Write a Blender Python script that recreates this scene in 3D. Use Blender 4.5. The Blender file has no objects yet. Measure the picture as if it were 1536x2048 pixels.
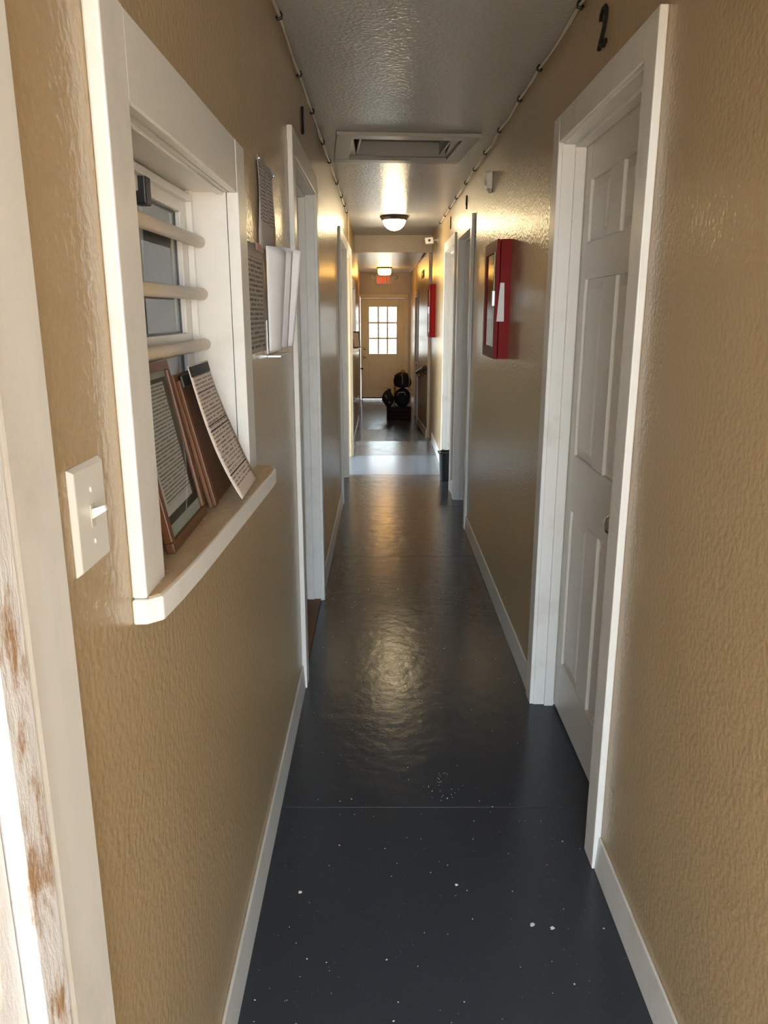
import bpy, bmesh, math, random
from mathutils import Vector, Matrix
random.seed(7)
sc = bpy.context.scene
COL = sc.collection

# ------------------------------------------------------------------ camera
F_PX, CAM_H = 1538.0, 1.53
PITCH = math.atan((1024 - 626) / F_PX)
YAW = math.atan(4 / F_PX)
cam = bpy.data.cameras.new('camera')
cam.sensor_fit = 'VERTICAL'; cam.sensor_height = 36.0; cam.sensor_width = 27.0
cam.lens = F_PX / 2048 * 36.0
cam.clip_start = 0.02; cam.clip_end = 300
camo = bpy.data.objects.new('camera', cam); COL.objects.link(camo)
camo.location = (0, 0, CAM_H)
camo.rotation_euler = (math.pi / 2 - PITCH, 0, -YAW)
sc.camera = camo
sc.cycles.diffuse_bounces = 8

# ------------------------------------------------------------------ sky, sun, exposure
SKY = 6.0
w = bpy.data.worlds.new('sky'); sc.world = w; w.use_nodes = True
wn = w.node_tree.nodes; bg = wn['Background']
bg.inputs[0].default_value = (0.70, 0.86, 1.0, 1); bg.inputs[1].default_value = SKY
sun = bpy.data.lights.new('sun', 'SUN'); sun.energy = 20.0; sun.angle = math.radians(2); sun.color = (1.0, 0.84, 0.62)
suno = bpy.data.objects.new('sun', sun); COL.objects.link(suno)
suno.rotation_euler = Vector((-0.62, 0.02, -0.78)).to_track_quat('-Z', 'Y').to_euler()
def portal(name, loc, direction, sx, sy):
    l = bpy.data.lights.new(name, 'AREA'); l.shape = 'RECTANGLE'; l.size = sx; l.size_y = sy
    l.cycles.is_portal = True
    o = bpy.data.objects.new(name, l); COL.objects.link(o); o.location = loc
    o.rotation_euler = Vector(direction).to_track_quat('-Z', 'Y').to_euler()
portal('portal_entry', (0.14, 0.50, 1.04), (0, 1, 0), 0.94, 2.08)
portal('portal_side', (-0.98, 7.855, 1.04), (1, 0, 0), 2.08, 0.92)
portal('portal_end', (0.02, 16.33, 1.18), (0, -1, 0), 0.58, 0.96)
vs = sc.view_settings
vs.view_transform = 'Standard'; vs.look = 'None'; vs.gamma = 1.0; vs.use_curve_mapping = False
vs.exposure = 1.42

# ------------------------------------------------------------------ materials
class NT:
    def __init__(s, name):
        s.m = bpy.data.materials.new(name); s.m.use_nodes = True
        s.t = s.m.node_tree; s.n = s.t.nodes; s.b = s.n['Principled BSDF']
    def add(s, typ, **kw):
        nd = s.n.new(typ)
        for k, v in kw.items():
            if k.startswith('i_'): nd.inputs[k[2:].replace('_', ' ')].default_value = v
            else: setattr(nd, k, v)
        return nd
    def link(s, a, b): s.t.links.new(a, b)
    def pos(s, obj=False):
        if obj: return s.add('ShaderNodeTexCoord').outputs['Object']
        return s.add('ShaderNodeNewGeometry').outputs['Position']
    def noise(s, vec, scale, detail=3, rough=0.55, sc3=None):
        if sc3:
            mp = s.add('ShaderNodeMapping'); mp.inputs['Scale'].default_value = sc3
            s.link(vec, mp.inputs['Vector']); vec = mp.outputs[0]
        nd = s.add('ShaderNodeTexNoise'); nd.inputs['Scale'].default_value = scale
        nd.inputs['Detail'].default_value = detail; nd.inputs['Roughness'].default_value = rough
        s.link(vec, nd.inputs['Vector']); return nd.outputs['Fac']
    def ramp(s, fac, p0, p1, c0=(0, 0, 0, 1), c1=(1, 1, 1, 1)):
        r = s.add('ShaderNodeValToRGB'); e = r.color_ramp.elements
        e[0].position, e[1].position = p0, p1; e[0].color, e[1].color = c0, c1
        s.link(fac, r.inputs[0]); return r.outputs[0]
    def mix(s, fac, a, b):
        mx = s.add('ShaderNodeMix', data_type='RGBA')
        if isinstance(fac, float): mx.inputs[0].default_value = fac
        else: s.link(fac, mx.inputs[0])
        for k, v in ((6, a), (7, b)):
            if isinstance(v, tuple): mx.inputs[k].default_value = (*v[:3], 1)
            else: s.link(v, mx.inputs[k])
        return mx.outputs[2]
    def math(s, op, a, b=None):
        nd = s.add('ShaderNodeMath', operation=op)
        for k, v in ((0, a), (1, b)):
            if v is None: continue
            if isinstance(v, (int, float)): nd.inputs[k].default_value = v
            else: s.link(v, nd.inputs[k])
        return nd.outputs[0]
    def bump(s, h, strength=0.3, dist=0.01, prev=None):
        b = s.add('ShaderNodeBump'); b.inputs['Strength'].default_value = strength; b.inputs['Distance'].default_value = dist
        s.link(h, b.inputs['Height'])
        if prev: s.link(prev, b.inputs['Normal'])
        return b.outputs[0]
    def out(s, col=None, rough=None, nrm=None, metal=None, spec=None):
        if col is not None:
            if isinstance(col, tuple): s.b.inputs['Base Color'].default_value = (*col[:3], 1)
            else: s.link(col, s.b.inputs['Base Color'])
        if rough is not None:
            if isinstance(rough, (int, float)): s.b.inputs['Roughness'].default_value = rough
            else: s.link(rough, s.b.inputs['Roughness'])
        if nrm is not None: s.link(nrm, s.b.inputs['Normal'])
        if metal is not None: s.b.inputs['Metallic'].default_value = metal
        if spec is not None: s.b.inputs['Specular IOR Level'].default_value = spec
        return s.m

M = {}
def simple(name, col, rough=0.5, metal=0.0, var=0.12, vscale=30, bump=0.0, bscale=200, spec=None):
    t = NT(name); p = t.pos()
    n = t.noise(p, vscale, 3)
    c = t.mix(n, tuple(x * (1 - var) for x in col), tuple(min(1, x * (1 + var)) for x in col))
    nr = t.bump(t.noise(p, bscale, 2), bump, 0.004) if bump else None
    M[name] = t.out(c, rough, nr, metal, spec); return M[name]

# tan semi-gloss wall paint with orange-peel texture
t = NT('tan_wall_paint'); p = t.pos()
c = t.mix(t.noise(p, 1.6, 4), (0.43, 0.315, 0.175), (0.475, 0.35, 0.20))
spk = t.ramp(t.noise(p, 26, 2), 0.70, 0.76)
c = t.mix(t.math('MULTIPLY', spk, 0.12), c, (0.62, 0.50, 0.33))
h1 = t.bump(t.noise(p, 75, 2, 0.45), 0.34, 0.006)
h2 = t.bump(t.noise(p, 3.2, 2), 0.10, 0.03, h1)
M['wall'] = t.out(c, 0.25, h2, spec=0.55)
# grey ceiling
t = NT('grey_ceiling_paint'); p = t.pos()
c = t.mix(t.noise(p, 2.0, 4), (0.40, 0.395, 0.38), (0.45, 0.44, 0.425))
h1 = t.bump(t.noise(p, 70, 2, 0.45), 0.42, 0.006)
M['ceiling'] = t.out(c, 0.24, h1, spec=0.6)
# slate enamel floor
t = NT('slate_floor_enamel'); p = t.pos()
c = t.mix(t.noise(p, 2.0, 3), (0.037, 0.041, 0.051), (0.047, 0.052, 0.064))
dk = t.ramp(t.noise(p, 70, 2), 0.70, 0.76)
c = t.mix(t.math('MULTIPLY', dk, 0.15), c, (0.02, 0.02, 0.024))
sp = t.ramp(t.noise(p, 150, 1), 0.765, 0.785)
c = t.mix(t.math('MULTIPLY', sp, 0.5), c, (0.45, 0.45, 0.45))
h1 = t.bump(t.noise(p, 14, 3), 0.10, 0.02)
h2 = t.bump(t.noise(p, 120, 2), 0.06, 0.004, h1)
M['floor'] = t.out(c, t.ramp(t.noise(p, 9, 4), 0.3, 0.75, (0.19, 0.19, 0.19, 1), (0.25, 0.25, 0.25, 1)), h2, spec=0.30)
# white gloss trim
t = NT('white_trim_paint'); p = t.pos()
c = t.mix(t.ramp(t.noise(p, 7, 5, 0.6), 0.55, 0.85), (0.74, 0.72, 0.68), (0.60, 0.56, 0.49))
h1 = t.bump(t.noise(p, 30, 3, 0.5, (1, 1, 0.25)), 0.18, 0.006)
M['trim'] = t.out(c, 0.33, h1)
# weathered entry frame
t = NT('weathered_frame_paint'); p = t.pos()
n = t.noise(p, 26, 6, 0.7, (1, 1, 0.35))
c = t.mix(t.ramp(n, 0.51, 0.62), (0.76, 0.74, 0.74), (0.42, 0.25, 0.13))
c = t.mix(t.ramp(t.noise(p, 5, 4), 0.5, 0.8), c, (0.62, 0.57, 0.55))
M['weathered'] = t.out(c, 0.5, t.bump(n, 0.4, 0.01))
# plywood-coloured sill top, dingy
t = NT('worn_sill_paint'); p = t.pos()
n = t.noise(p, 12, 5, 0.6, (2.2, 0.5, 1))
c = t.mix(t.ramp(n, 0.35, 0.7), (0.58, 0.43, 0.25), (0.44, 0.29, 0.15))
c = t.mix(t.ramp(t.noise(p, 60, 3), 0.62, 0.7), c, (0.66, 0.58, 0.46))
M['sill'] = t.out(c, 0.42, t.bump(n, 0.2, 0.01))
# dark wood frame
t = NT('brown_frame_wood'); p = t.pos()
n = t.noise(p, 40, 4, 0.6, (1, 1, 0.15))
M['wood'] = t.out(t.mix(n, (0.07, 0.024, 0.008), (0.19, 0.072, 0.022)), 0.35)
simple('daylight_patch_blue', (0.10, 0.13, 0.16), 0.20, var=0.12, vscale=5, bump=0.08, bscale=30)  # daylight from the side opening, painted into the floor colour
simple('door_paint', (0.68, 0.64, 0.58), 0.35, var=0.05, vscale=6, bump=0.08, bscale=60)
simple('end_door_paint', (0.70, 0.62, 0.46), 0.4, var=0.05, vscale=6)
simple('bar_paint', (0.70, 0.58, 0.43), 0.35, var=0.08, vscale=25)
simple('plastic_white', (0.74, 0.72, 0.67), 0.35, var=0.03)
simple('paper_white', (0.80, 0.79, 0.80), 0.75, var=0.02)
simple('black_metal', (0.012, 0.011, 0.010), 0.35, var=0.2)
simple('bronze', (0.045, 0.030, 0.020), 0.35, 0.7)
simple('brass', (0.50, 0.36, 0.17), 0.25, 0.95, var=0.08)
simple('nickel', (0.55, 0.52, 0.47), 0.22, 0.95, var=0.06)
simple('steel', (0.60, 0.60, 0.62), 0.3, 0.9, var=0.06)
simple('red_paint', (0.22, 0.004, 0.004), 0.5, var=0.10, spec=0.15)
simple('black_rubber', (0.010, 0.010, 0.011), 0.6, var=0.2)
simple('bag_liner', (0.012, 0.012, 0.016), 0.25, var=0.2)
simple('wire_white', (0.62, 0.56, 0.46), 0.4, var=0.1)
simple('black_fabric', (0.012, 0.012, 0.016), 0.85, var=0.4, vscale=60, bump=0.4, bscale=120)
simple('navy_fabric', (0.020, 0.022, 0.035), 0.85, var=0.4, vscale=60, bump=0.4, bscale=120)
simple('dark_crate_wood', (0.035, 0.011, 0.007), 0.9, var=0.3, vscale=20)
simple('tan_cardboard', (0.36, 0.24, 0.13), 0.8, var=0.1)
simple('strap_grey', (0.45, 0.44, 0.44), 0.7, var=0.1)
simple('mat_green', (0.42, 0.47, 0.43), 0.7, var=0.03)
simple('mat_black', (0.012, 0.010, 0.009), 0.6, var=0.1)
simple('brown_board', (0.15, 0.062, 0.022), 0.6, var=0.25, vscale=40)
simple('curtain_white', (0.62, 0.60, 0.60), 0.9, var=0.05)
simple('office_wall', (0.34, 0.31, 0.27), 0.7, var=0.05)
simple('concrete_ground', (0.52, 0.42, 0.31), 0.85, var=0.12, vscale=3, bump=0.2, bscale=40)
simple('siding_white', (0.45, 0.46, 0.46), 0.6, var=0.03)
simple('rail_wood', (0.045, 0.030, 0.016), 0.35, var=0.2, vscale=25)
simple('number_black', (0.006, 0.005, 0.005), 0.85, var=0.1)
simple('pink_tape', (0.60, 0.30, 0.26), 0.5, var=0.25, vscale=200)
simple('chip_white', (0.75, 0.74, 0.70), 0.6, var=0.05)
simple('hatch_grey', (0.40, 0.385, 0.36), 0.32, var=0.05, vscale=8, bump=0.1, bscale=60)
simple('hatch_panel_grey', (0.22, 0.205, 0.19), 0.45, var=0.08, vscale=8)
simple('photo_print', (0.30, 0.24, 0.18), 0.4, var=0.5, vscale=70)
# clear glass
t = NT('clear_glass')
gl = t.add('ShaderNodeBsdfGlossy'); gl.inputs['Roughness'].default_value = 0.02; gl.inputs['Color'].default_value = (0.9, 0.92, 0.92, 1)
tr = t.add('ShaderNodeBsdfTransparent'); tr.inputs[0].default_value = (0.93, 0.95, 0.94, 1)
fr = t.add('ShaderNodeFresnel'); fr.inputs[0].default_value = 1.5
gb = t.add('ShaderNodeNewGeometry').outputs['Backfacing']
ms = t.add('ShaderNodeMixShader'); t.link(t.math('MULTIPLY', fr.outputs[0], t.math('SUBTRACT', 1.0, gb)), ms.inputs[0]); t.link(tr.outputs[0], ms.inputs[1]); t.link(gl.outputs[0], ms.inputs[2])
t.link(ms.outputs[0], t.n['Material Output'].inputs[0]); M['glass'] = t.m
def emit(name, col, strength):
    t = NT(name); e = t.add('ShaderNodeEmission'); e.inputs[0].default_value = (*col, 1); e.inputs[1].default_value = strength
    t.link(e.outputs[0], t.n['Material Output'].inputs[0]); M[name] = t.m
emit('lamp_glow', (1.0, 0.77, 0.43), 25.0)
emit('drum_glow', (1.0, 0.50, 0.10), 17.0)
emit('exit_red', (1.0, 0.05, 0.015), 0.55)
# printed page: text lines, in the page's own local x (across) and y (up)
def page(name, paper, ink, pitch, thick, wordscale, W, H, top=0.10, bottom=0.08, side=0.09, gaps=0.42, seed=0.0):
    t = NT(name); p = t.pos(True); s = t.add('ShaderNodeSeparateXYZ'); t.link(p, s.inputs[0])
    x, y = s.outputs[0], s.outputs[1]
    ln = t.math('DIVIDE', y, pitch); fr = t.math('FRACT', ln); fl = t.math('FLOOR', ln)
    on = t.math('LESS_THAN', fr, thick)
    cv = t.add('ShaderNodeCombineXYZ'); t.link(t.math('MULTIPLY', x, wordscale), cv.inputs[0]); t.link(t.math('ADD', t.math('MULTIPLY', fl, 7.31), seed), cv.inputs[1])
    nz = t.add('ShaderNodeTexNoise'); nz.inputs['Scale'].default_value = 1.0; nz.inputs['Detail'].default_value = 2; t.link(cv.outputs[0], nz.inputs['Vector'])
    wd = t.math('GREATER_THAN', nz.outputs['Fac'], gaps)
    m = t.math('MULTIPLY', on, wd)
    for a, op, v in ((x, 'GREATER_THAN', W * side), (x, 'LESS_THAN', W * (1 - side)), (y, 'GREATER_THAN', H * bottom), (y, 'LESS_THAN', H * (1 - top))):
        m = t.math('MULTIPLY', m, t.math(op, a, v))
    M[name] = t.out(t.mix(t.math('MULTIPLY', m, 0.85), paper, ink), 0.6); return M[name]

# ------------------------------------------------------------------ mesh helpers
class MB:
    def __init__(s): s.v = []; s.f = []
    def box(s, x0, x1, y0, y1, z0, z1):
        i = len(s.v)
        s.v += [(x0, y0, z0), (x1, y0, z0), (x1, y1, z0), (x0, y1, z0), (x0, y0, z1), (x1, y0, z1), (x1, y1, z1), (x0, y1, z1)]
        s.f += [tuple(i + k for k in q) for q in ((3, 2, 1, 0), (4, 5, 6, 7), (0, 1, 5, 4), (1, 2, 6, 5), (2, 3, 7, 6), (3, 0, 4, 7))]
        return s
    def hexa(s, pts):
        i = len(s.v); s.v += [tuple(q) for q in pts]
        s.f += [tuple(i + k for k in q) for q in ((3, 2, 1, 0), (4, 5, 6, 7), (0, 1, 5, 4), (1, 2, 6, 5), (2, 3, 7, 6), (3, 0, 4, 7))]
        return s
    def prism(s, poly, z0, z1):
        i = len(s.v); n = len(poly)
        s.v += [(x, y, z0) for x, y in poly] + [(x, y, z1) for x, y in poly]
        s.f += [tuple(range(i + n - 1, i - 1, -1)), tuple(range(i + n, i + 2 * n))]
        s.f += [(i + k, i + (k + 1) % n, i + n + (k + 1) % n, i + n + k) for k in range(n)]
        return s
    def tube(s, pts, r, n=8, cap=True):
        pts = [Vector(q) for q in pts]; i = len(s.v); m = len(pts)
        rr = r if isinstance(r, (list, tuple)) else [r] * m
        up = None
        for k, q in enumerate(pts):
            d = (pts[min(k + 1, m - 1)] - pts[max(k - 1, 0)]).normalized()
            if up is None: up = d.orthogonal().normalized()
            a = (up - d * up.dot(d)).normalized(); up = a; b = d.cross(a)
            for j in range(n):
                an = 2 * math.pi * j / n
                s.v.append(tuple(q + (a * math.cos(an) + b * math.sin(an)) * rr[k]))
        for k in range(m - 1):
            for j in range(n):
                s.f.append((i + k * n + j, i + k * n + (j + 1) % n, i + (k + 1) * n + (j + 1) % n, i + (k + 1) * n + j))
        if cap:
            s.f.append(tuple(i + j for j in range(n - 1, -1, -1))); s.f.append(tuple(i + (m - 1) * n + j for j in range(n)))
        return s
    def lathe(s, prof, c=(0, 0, 0), n=24, axis='z'):
        i = len(s.v); m = len(prof)
        for r, h in prof:
            for j in range(n):
                a = 2 * math.pi * j / n; q = (r * math.cos(a), r * math.sin(a), h)
                if axis == 'x': q = (q[2], q[0], q[1])
                if axis == 'y': q = (q[1], q[2], q[0])
                s.v.append((c[0] + q[0], c[1] + q[1], c[2] + q[2]))
        for k in range(m - 1):
            for j in range(n):
                s.f.append((i + k * n + j, i + k * n + (j + 1) % n, i + (k + 1) * n + (j + 1) % n, i + (k + 1) * n + j))
        s.f.append(tuple(i + j for j in range(n - 1, -1, -1))); s.f.append(tuple(i + (m - 1) * n + j for j in range(n)))
        return s
    def blob(s, c, r, squash=0.0, nu=18, nv=12, jit=0.12, seed=1):
        rnd = random.Random(seed); ph = [rnd.uniform(0, 6.28) for _ in range(8)]
        i = len(s.v)
        for a in range(nv + 1):
            th = math.pi * a / nv
            for b in range(nu):
                f = 2 * math.pi * b / nu
                k = 1 + jit * (math.sin(3 * f + ph[0] + 2 * th) * math.sin(th) + 0.6 * math.sin(5 * f + ph[1]) * math.sin(2 * th + ph[2]) * math.sin(th) + 0.5 * math.sin(4 * th + ph[3]) * math.sin(th))
                z = math.cos(th) * k
                if z < -1 + squash: z = -1 + squash
                s.v.append((c[0] + r[0] * k * math.sin(th) * math.cos(f), c[1] + r[1] * k * math.sin(th) * math.sin(f), c[2] + r[2] * z))
        for a in range(nv):
            for b in range(nu):
                s.f.append((i + a * nu + b, i + (a + 1) * nu + b, i + (a + 1) * nu + (b + 1) % nu, i + a * nu + (b + 1) % nu))
        return s
    def sheet(s, grid, th=0.0):
        """grid[r][c] of points; solid when th > 0 handled by solidify"""
        i = len(s.v); R = len(grid); C_ = len(grid[0])
        for row in grid: s.v += [tuple(q) for q in row]
        for r in range(R - 1):
            for c in range(C_ - 1):
                s.f.append((i + r * C_ + c, i + r * C_ + c + 1, i + (r + 1) * C_ + c + 1, i + (r + 1) * C_ + c))
        return s
    def build(s, name, mat, parent=None, bevel=0.0, smooth=False, solid=0.0, seg=2):
        me = bpy.data.meshes.new(name); me.from_pydata(s.v, [], s.f)
        bm = bmesh.new(); bm.from_mesh(me)
        if not solid: bmesh.ops.remove_doubles(bm, verts=bm.verts, dist=1e-6) if smooth else None
        bmesh.ops.recalc_face_normals(bm, faces=bm.faces); bm.to_mesh(me); bm.free()
        me.materials.append(M[mat] if isinstance(mat, str) else mat)
        if smooth:
            for q in me.polygons: q.use_smooth = True
        o = bpy.data.objects.new(name, me); COL.objects.link(o)
        if parent is not None: o.parent = parent
        if solid:
            md = o.modifiers.new('solid', 'SOLIDIFY'); md.thickness = solid; md.offset = 0
        if bevel:
            md = o.modifiers.new('bevel', 'BEVEL'); md.width = bevel; md.segments = seg; md.limit_method = 'ANGLE'; md.angle_limit = math.radians(40)
        return o
def box(name, mat, parent, x0, x1, y0, y1, z0, z1, bevel=0.0):
    return MB().box(min(x0, x1), max(x0, x1), min(y0, y1), max(y0, y1), min(z0, z1), max(z0, z1)).build(name, mat, parent, bevel)
def tag(o, label=None, cat=None, group=None, kind=None):
    if label: o['label'] = label
    if cat: o['category'] = cat
    if group: o['group'] = group
    if kind: o['kind'] = kind
    return o
def empty(name, loc=(0, 0, 0), rz=0.0):
    o = bpy.data.objects.new(name, None); COL.objects.link(o); o.location = loc; o.rotation_euler = (0, 0, rz); o.empty_display_size = 0.05
    return o
def struct(o, label, cat): return tag(o, label, cat, kind='structure')

L, R, CZ, WT = -0.335, 0.615, 2.45, 0.12
HEAD = 9.93           # header where the ceiling drops
YE = 16.2             # end wall
ZE = -0.235           # floor level at the far end
CZ2 = 2.31
Y0 = 0.50             # outer face of the entry
# ------------------------------------------------------------------ shell
def wall(name, label, x0, x1, rects):
    m = MB()
    for (y0, y1, z0, z1) in rects: m.box(x0, x1, y0, y1, z0, z1)
    return struct(m.build(name, 'wall'), label, 'wall')
T = CZ + 0.25
wall('wall_left', 'tan textured left wall holding the barred window and notices', L - WT, L, [
    (Y0, 1.04, 0, T), (1.04, 1.82, 0, 1.13), (1.04, 1.82, 1.81, T), (1.82, 3.02, 0, T), (3.02, 4.0, 2.10, T),
    (4.0, 6.25, 0, T), (6.25, 7.25, 2.10, T), (7.25, 7.36, 0, T), (7.36, 8.35, 2.10, T), (8.35, 8.62, 0, T),
    (8.62, 9.45, 0, 1.13), (8.62, 9.45, 1.81, T), (9.45, 10.02, 0, T)])
wall('wall_right', 'tan textured right wall with the six panel door and red cabinets', R, R + WT, [
    (Y0, 1.93, 0, T), (1.93, 2.83, 2.10, T), (2.83, 5.47, 0, T), (5.47, 6.34, 2.10, T), (6.34, 6.71, 0, T),
    (6.71, 7.67, 2.10, T), (7.67, 10.02, 0, T)])
# entry wall (behind the camera's left and right edges)
m = MB(); m.box(-6, L - WT, Y0, Y0 + 0.12, -0.1, 3.2).box(R + WT, 6, Y0, Y0 + 0.12, -0.1, 3.2).box(-6, 6, Y0, Y0 + 0.12, T, 3.2).box(L - WT, R + WT, Y0, Y0 + 0.12, 2.10, T)
struct(m.build('wall_front', 'siding_white'), 'pale outside wall around the open entry doorway', 'wall')
# ceiling, with the hatch hole
m = MB()
HX0, HX1, HY0, HY1 = -0.155, 0.385, 4.52, 5.06
m.box(L - 0.06, R + 0.06, Y0 + 0.12, HY0, CZ, CZ + 0.12).box(L - 0.06, R + 0.06, HY1, HEAD, CZ, CZ + 0.12)
m.box(L - 0.06, HX0, HY0, HY1, CZ, CZ + 0.12).box(HX1, R + 0.06, HY0, HY1, CZ, CZ + 0.12)
struct(m.build('ceiling', 'ceiling'), 'grey semi-gloss textured ceiling above the near corridor', 'ceiling')
box('ceiling', 'ceiling', None, -0.62, R + 0.06, HEAD + 0.09, YE + 0.12, CZ2, CZ2 + 0.12)
struct(bpy.data.objects['ceiling.001'], 'lower grey ceiling of the far corridor beyond the header', 'ceiling')
struct(box('wall_header', 'wall', None, L - 0.2, R + WT, HEAD, HEAD + 0.09, 2.25, CZ + 0.25), 'tan header where the ceiling steps down', 'wall')
# far corridor walls
def ylerp(y, a=-0.338, b=-0.45): return a + (b - a) * (y - HEAD) / (YE - HEAD)
XR2 = 0.585
m = MB(); m.hexa([(L - WT, 10.02, -0.5), (ylerp(10.02), 10.02, -0.5), (ylerp(YE), YE, -0.5), (-0.62, YE, -0.5),
                  (L - WT, 10.02, T), (ylerp(10.02), 10.02, T), (ylerp(YE), YE, T), (-0.62, YE, T)])
struct(m.build('wall_far_left', 'wall'), 'tan left wall of the far corridor beside the end door', 'wall')
wall('wall_far_right', 'tan right wall of the far corridor behind the handrail', XR2, XR2 + 0.15, [
    (10.02, 12.75, -0.5, T), (12.75, 13.62, 1.79, T), (13.62, YE, -0.5, T)])
DX0, DX1, DZ1 = -0.425, 0.448, 1.815
m = MB(); m.box(-0.75, DX0 - 0.02, YE, YE + 0.12, -0.5, T).box(DX1 + 0.02, 0.85, YE, YE + 0.12, -0.5, T).box(DX0 - 0.02, DX1 + 0.02, YE, YE + 0.12, DZ1 + 0.02, T)
struct(m.build('wall_end', 'wall'), 'tan end wall around the white outside door', 'wall')
# floor : subfloor with painted sheets laid edge to edge
flo = struct(box('floor', 'black_rubber', None, L - WT, R + WT, Y0 + 0.0, 9.4, -0.10, -0.014), 'dark slate painted floor of butted sheets', 'floor')
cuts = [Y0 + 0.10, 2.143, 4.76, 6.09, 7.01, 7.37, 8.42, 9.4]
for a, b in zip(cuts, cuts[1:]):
    box('floor_sheet', 'daylight_patch_blue' if a == 7.37 else 'floor', flo, L - 0.115, R + 0.115, a + 0.0012, b - 0.0012, -0.015, 0.0, 0.0012)  # paler sheet stands in for the patch of daylight by the side passage
rmp = struct(MB().hexa([(L - 0.2, 9.402, -0.5), (R + 0.06, 9.402, -0.5), (R + 0.06, 12.0, -0.5), (L - 0.2, 12.0, -0.5),
                        (L - 0.2, 9.402, 0), (R + 0.06, 9.402, 0), (R + 0.06, 12.0, ZE), (L - 0.2, 12.0, ZE)]).build('floor', 'floor'), 'dark ramp sloping down towards the end door', 'floor')
struct(box('floor', 'floor', None, -0.7, R + 0.06, 12.001, YE + 0.12, ZE - 0.12, ZE), 'dark floor in front of the end door', 'floor')
# entry threshold slab
struct(box('trim_11', 'steel', None, L - 0.02, R + 0.02, Y0 + 0.02, Y0 + 0.098, -0.03, 0.006, 0.002), 'metal threshold strip at the entry doorway', 'threshold')
# ------------------------------------------------------------------ baseboards
def baseboard(side, y0, y1, label):
    x = L if side == 'left' else R; d = 0.014 if side == 'left' else -0.014
    m = MB(); a, b = sorted((x - d * 0.1, x + d)); 
    t_ = 0.105
    # slightly rounded top: main board and a thinner cap
    xa, xb = (x, x + d)
    m.hexa([(xa, y0, 0.0), (xb, y0, 0.0), (xb, y1, 0.0), (xa, y1, 0.0), (xa, y0, t_), (x + d * 0.55, y0, t_), (x + d * 0.55, y1, t_), (xa, y1, t_)])
    return struct(m.build('baseboard_' + side, 'trim', None, 0.003), label, 'baseboard')
baseboard('left', 0.735, 2.948, 'white baseboard under the barred window')
baseboard('left', 4.062, 6.178, 'white baseboard between the two left doors')
baseboard('left', 8.45, HEAD + 0.05, 'short white baseboard on the left wall past the side opening')
baseboard('right', 0.72, 1.858, 'white baseboard nearest the camera on the right wall')
baseboard('right', 2.902, 5.398, 'long white baseboard below the red cabinet')
baseboard('right', 6.412, 6.638, 'very short white baseboard between two right doors')
baseboard('right', 7.742, 9.40, 'white baseboard on the sunlit stretch of right wall')
struct(MB().hexa([(XR2, 10.03, -0.06), (XR2 - 0.014, 10.03, -0.06), (XR2 - 0.014, 12.66, ZE), (XR2, 12.66, ZE),
                  (XR2, 10.03, 0.05), (XR2 - 0.009, 10.03, 0.05), (XR2 - 0.009, 12.66, ZE + 0.105), (XR2, 12.66, ZE + 0.105)]).build('baseboard_far_right', 'trim', None, 0.002), 'white baseboard running down beside the ramp', 'baseboard')
struct(MB().hexa([(ylerp(10.03), 10.03, -0.06), (ylerp(10.03) + 0.014, 10.03, -0.06), (ylerp(13) + 0.014, 13, ZE), (ylerp(13), 13, ZE),
                  (ylerp(10.03), 10.03, 0.05), (ylerp(10.03) + 0.009, 10.03, 0.05), (ylerp(13) + 0.009, 13, ZE + 0.105), (ylerp(13), 13, ZE + 0.105)]).build('baseboard_far_left', 'trim', None, 0.002), 'white baseboard on the left of the ramp', 'baseboard')

# ------------------------------------------------------------------ door casings and doors
def casing(n, side, y0, y1, label, cw=0.09, top=2.08, z0=0.0, y_head1=None, jamb=True, far_cw=None, near=True):
    """frame around an opening y0..y1 (clear) in the left or right wall"""
    x = L if side == 'left' else R; d = 1 if side == 'left' else -1      # d points into the corridor
    e = empty('trim_%d' % n, (x, (y0 + y1) / 2, z0)); struct(e, label, 'door frame')
    e.matrix_world  # parts are given in world coordinates, the empty carries none of the offset
    e.location = (0, 0, 0)
    th = 0.02; fc = far_cw or cw
    if near: box('casing_board', 'trim', e, x, x + d * th, y0 - cw, y0 - 0.004, z0, top + cw, 0.003)
    box('casing_board', 'trim', e, x, x + d * th, y1 + 0.004, y1 + fc, z0, top + cw, 0.003)
    box('head_casing', 'trim', e, x, x + d * (th - 0.001), y0 - 0.004, (y_head1 or (y1 + 0.004)), top + 0.004, top + cw, 0.003)
    if jamb:
        xi = x - d * 0.125
        box('jamb_board', 'trim', e, x + d * 0.006, xi, y0 - 0.019, y0, z0, top, 0.002)
        box('jamb_board', 'trim', e, x + d * 0.006, xi, y1, y1 + 0.019, z0, top, 0.002)
        box('head_jamb', 'trim', e, x + d * 0.006, xi, y0, y1, top, top + 0.019, 0.002)
        s0, s1 = x - d * 0.036, x - d * 0.072
        box('door_stop', 'trim', e, s0, s1, y0, y0 + 0.012, z0, top - 0.012, 0.002)
        box('door_stop', 'trim', e, s0, s1, y1 - 0.012, y1, z0, top - 0.012, 0.002)
        box('door_stop', 'trim', e, s0, s1, y0, y1, top - 0.012, top, 0.002)
    return e
def knob(parent, mat, c, d):
    prof = [(0.031, 0.0), (0.031, 0.006), (0.012, 0.010), (0.011, 0.030), (0.020, 0.036), (0.028, 0.047), (0.028, 0.056), (0.020, 0.065), (0.006, 0.068)]
    return MB().lathe([(r, h * d) for r, h in prof], c, 24, 'x').build('knob', mat, parent, smooth=True)
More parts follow.
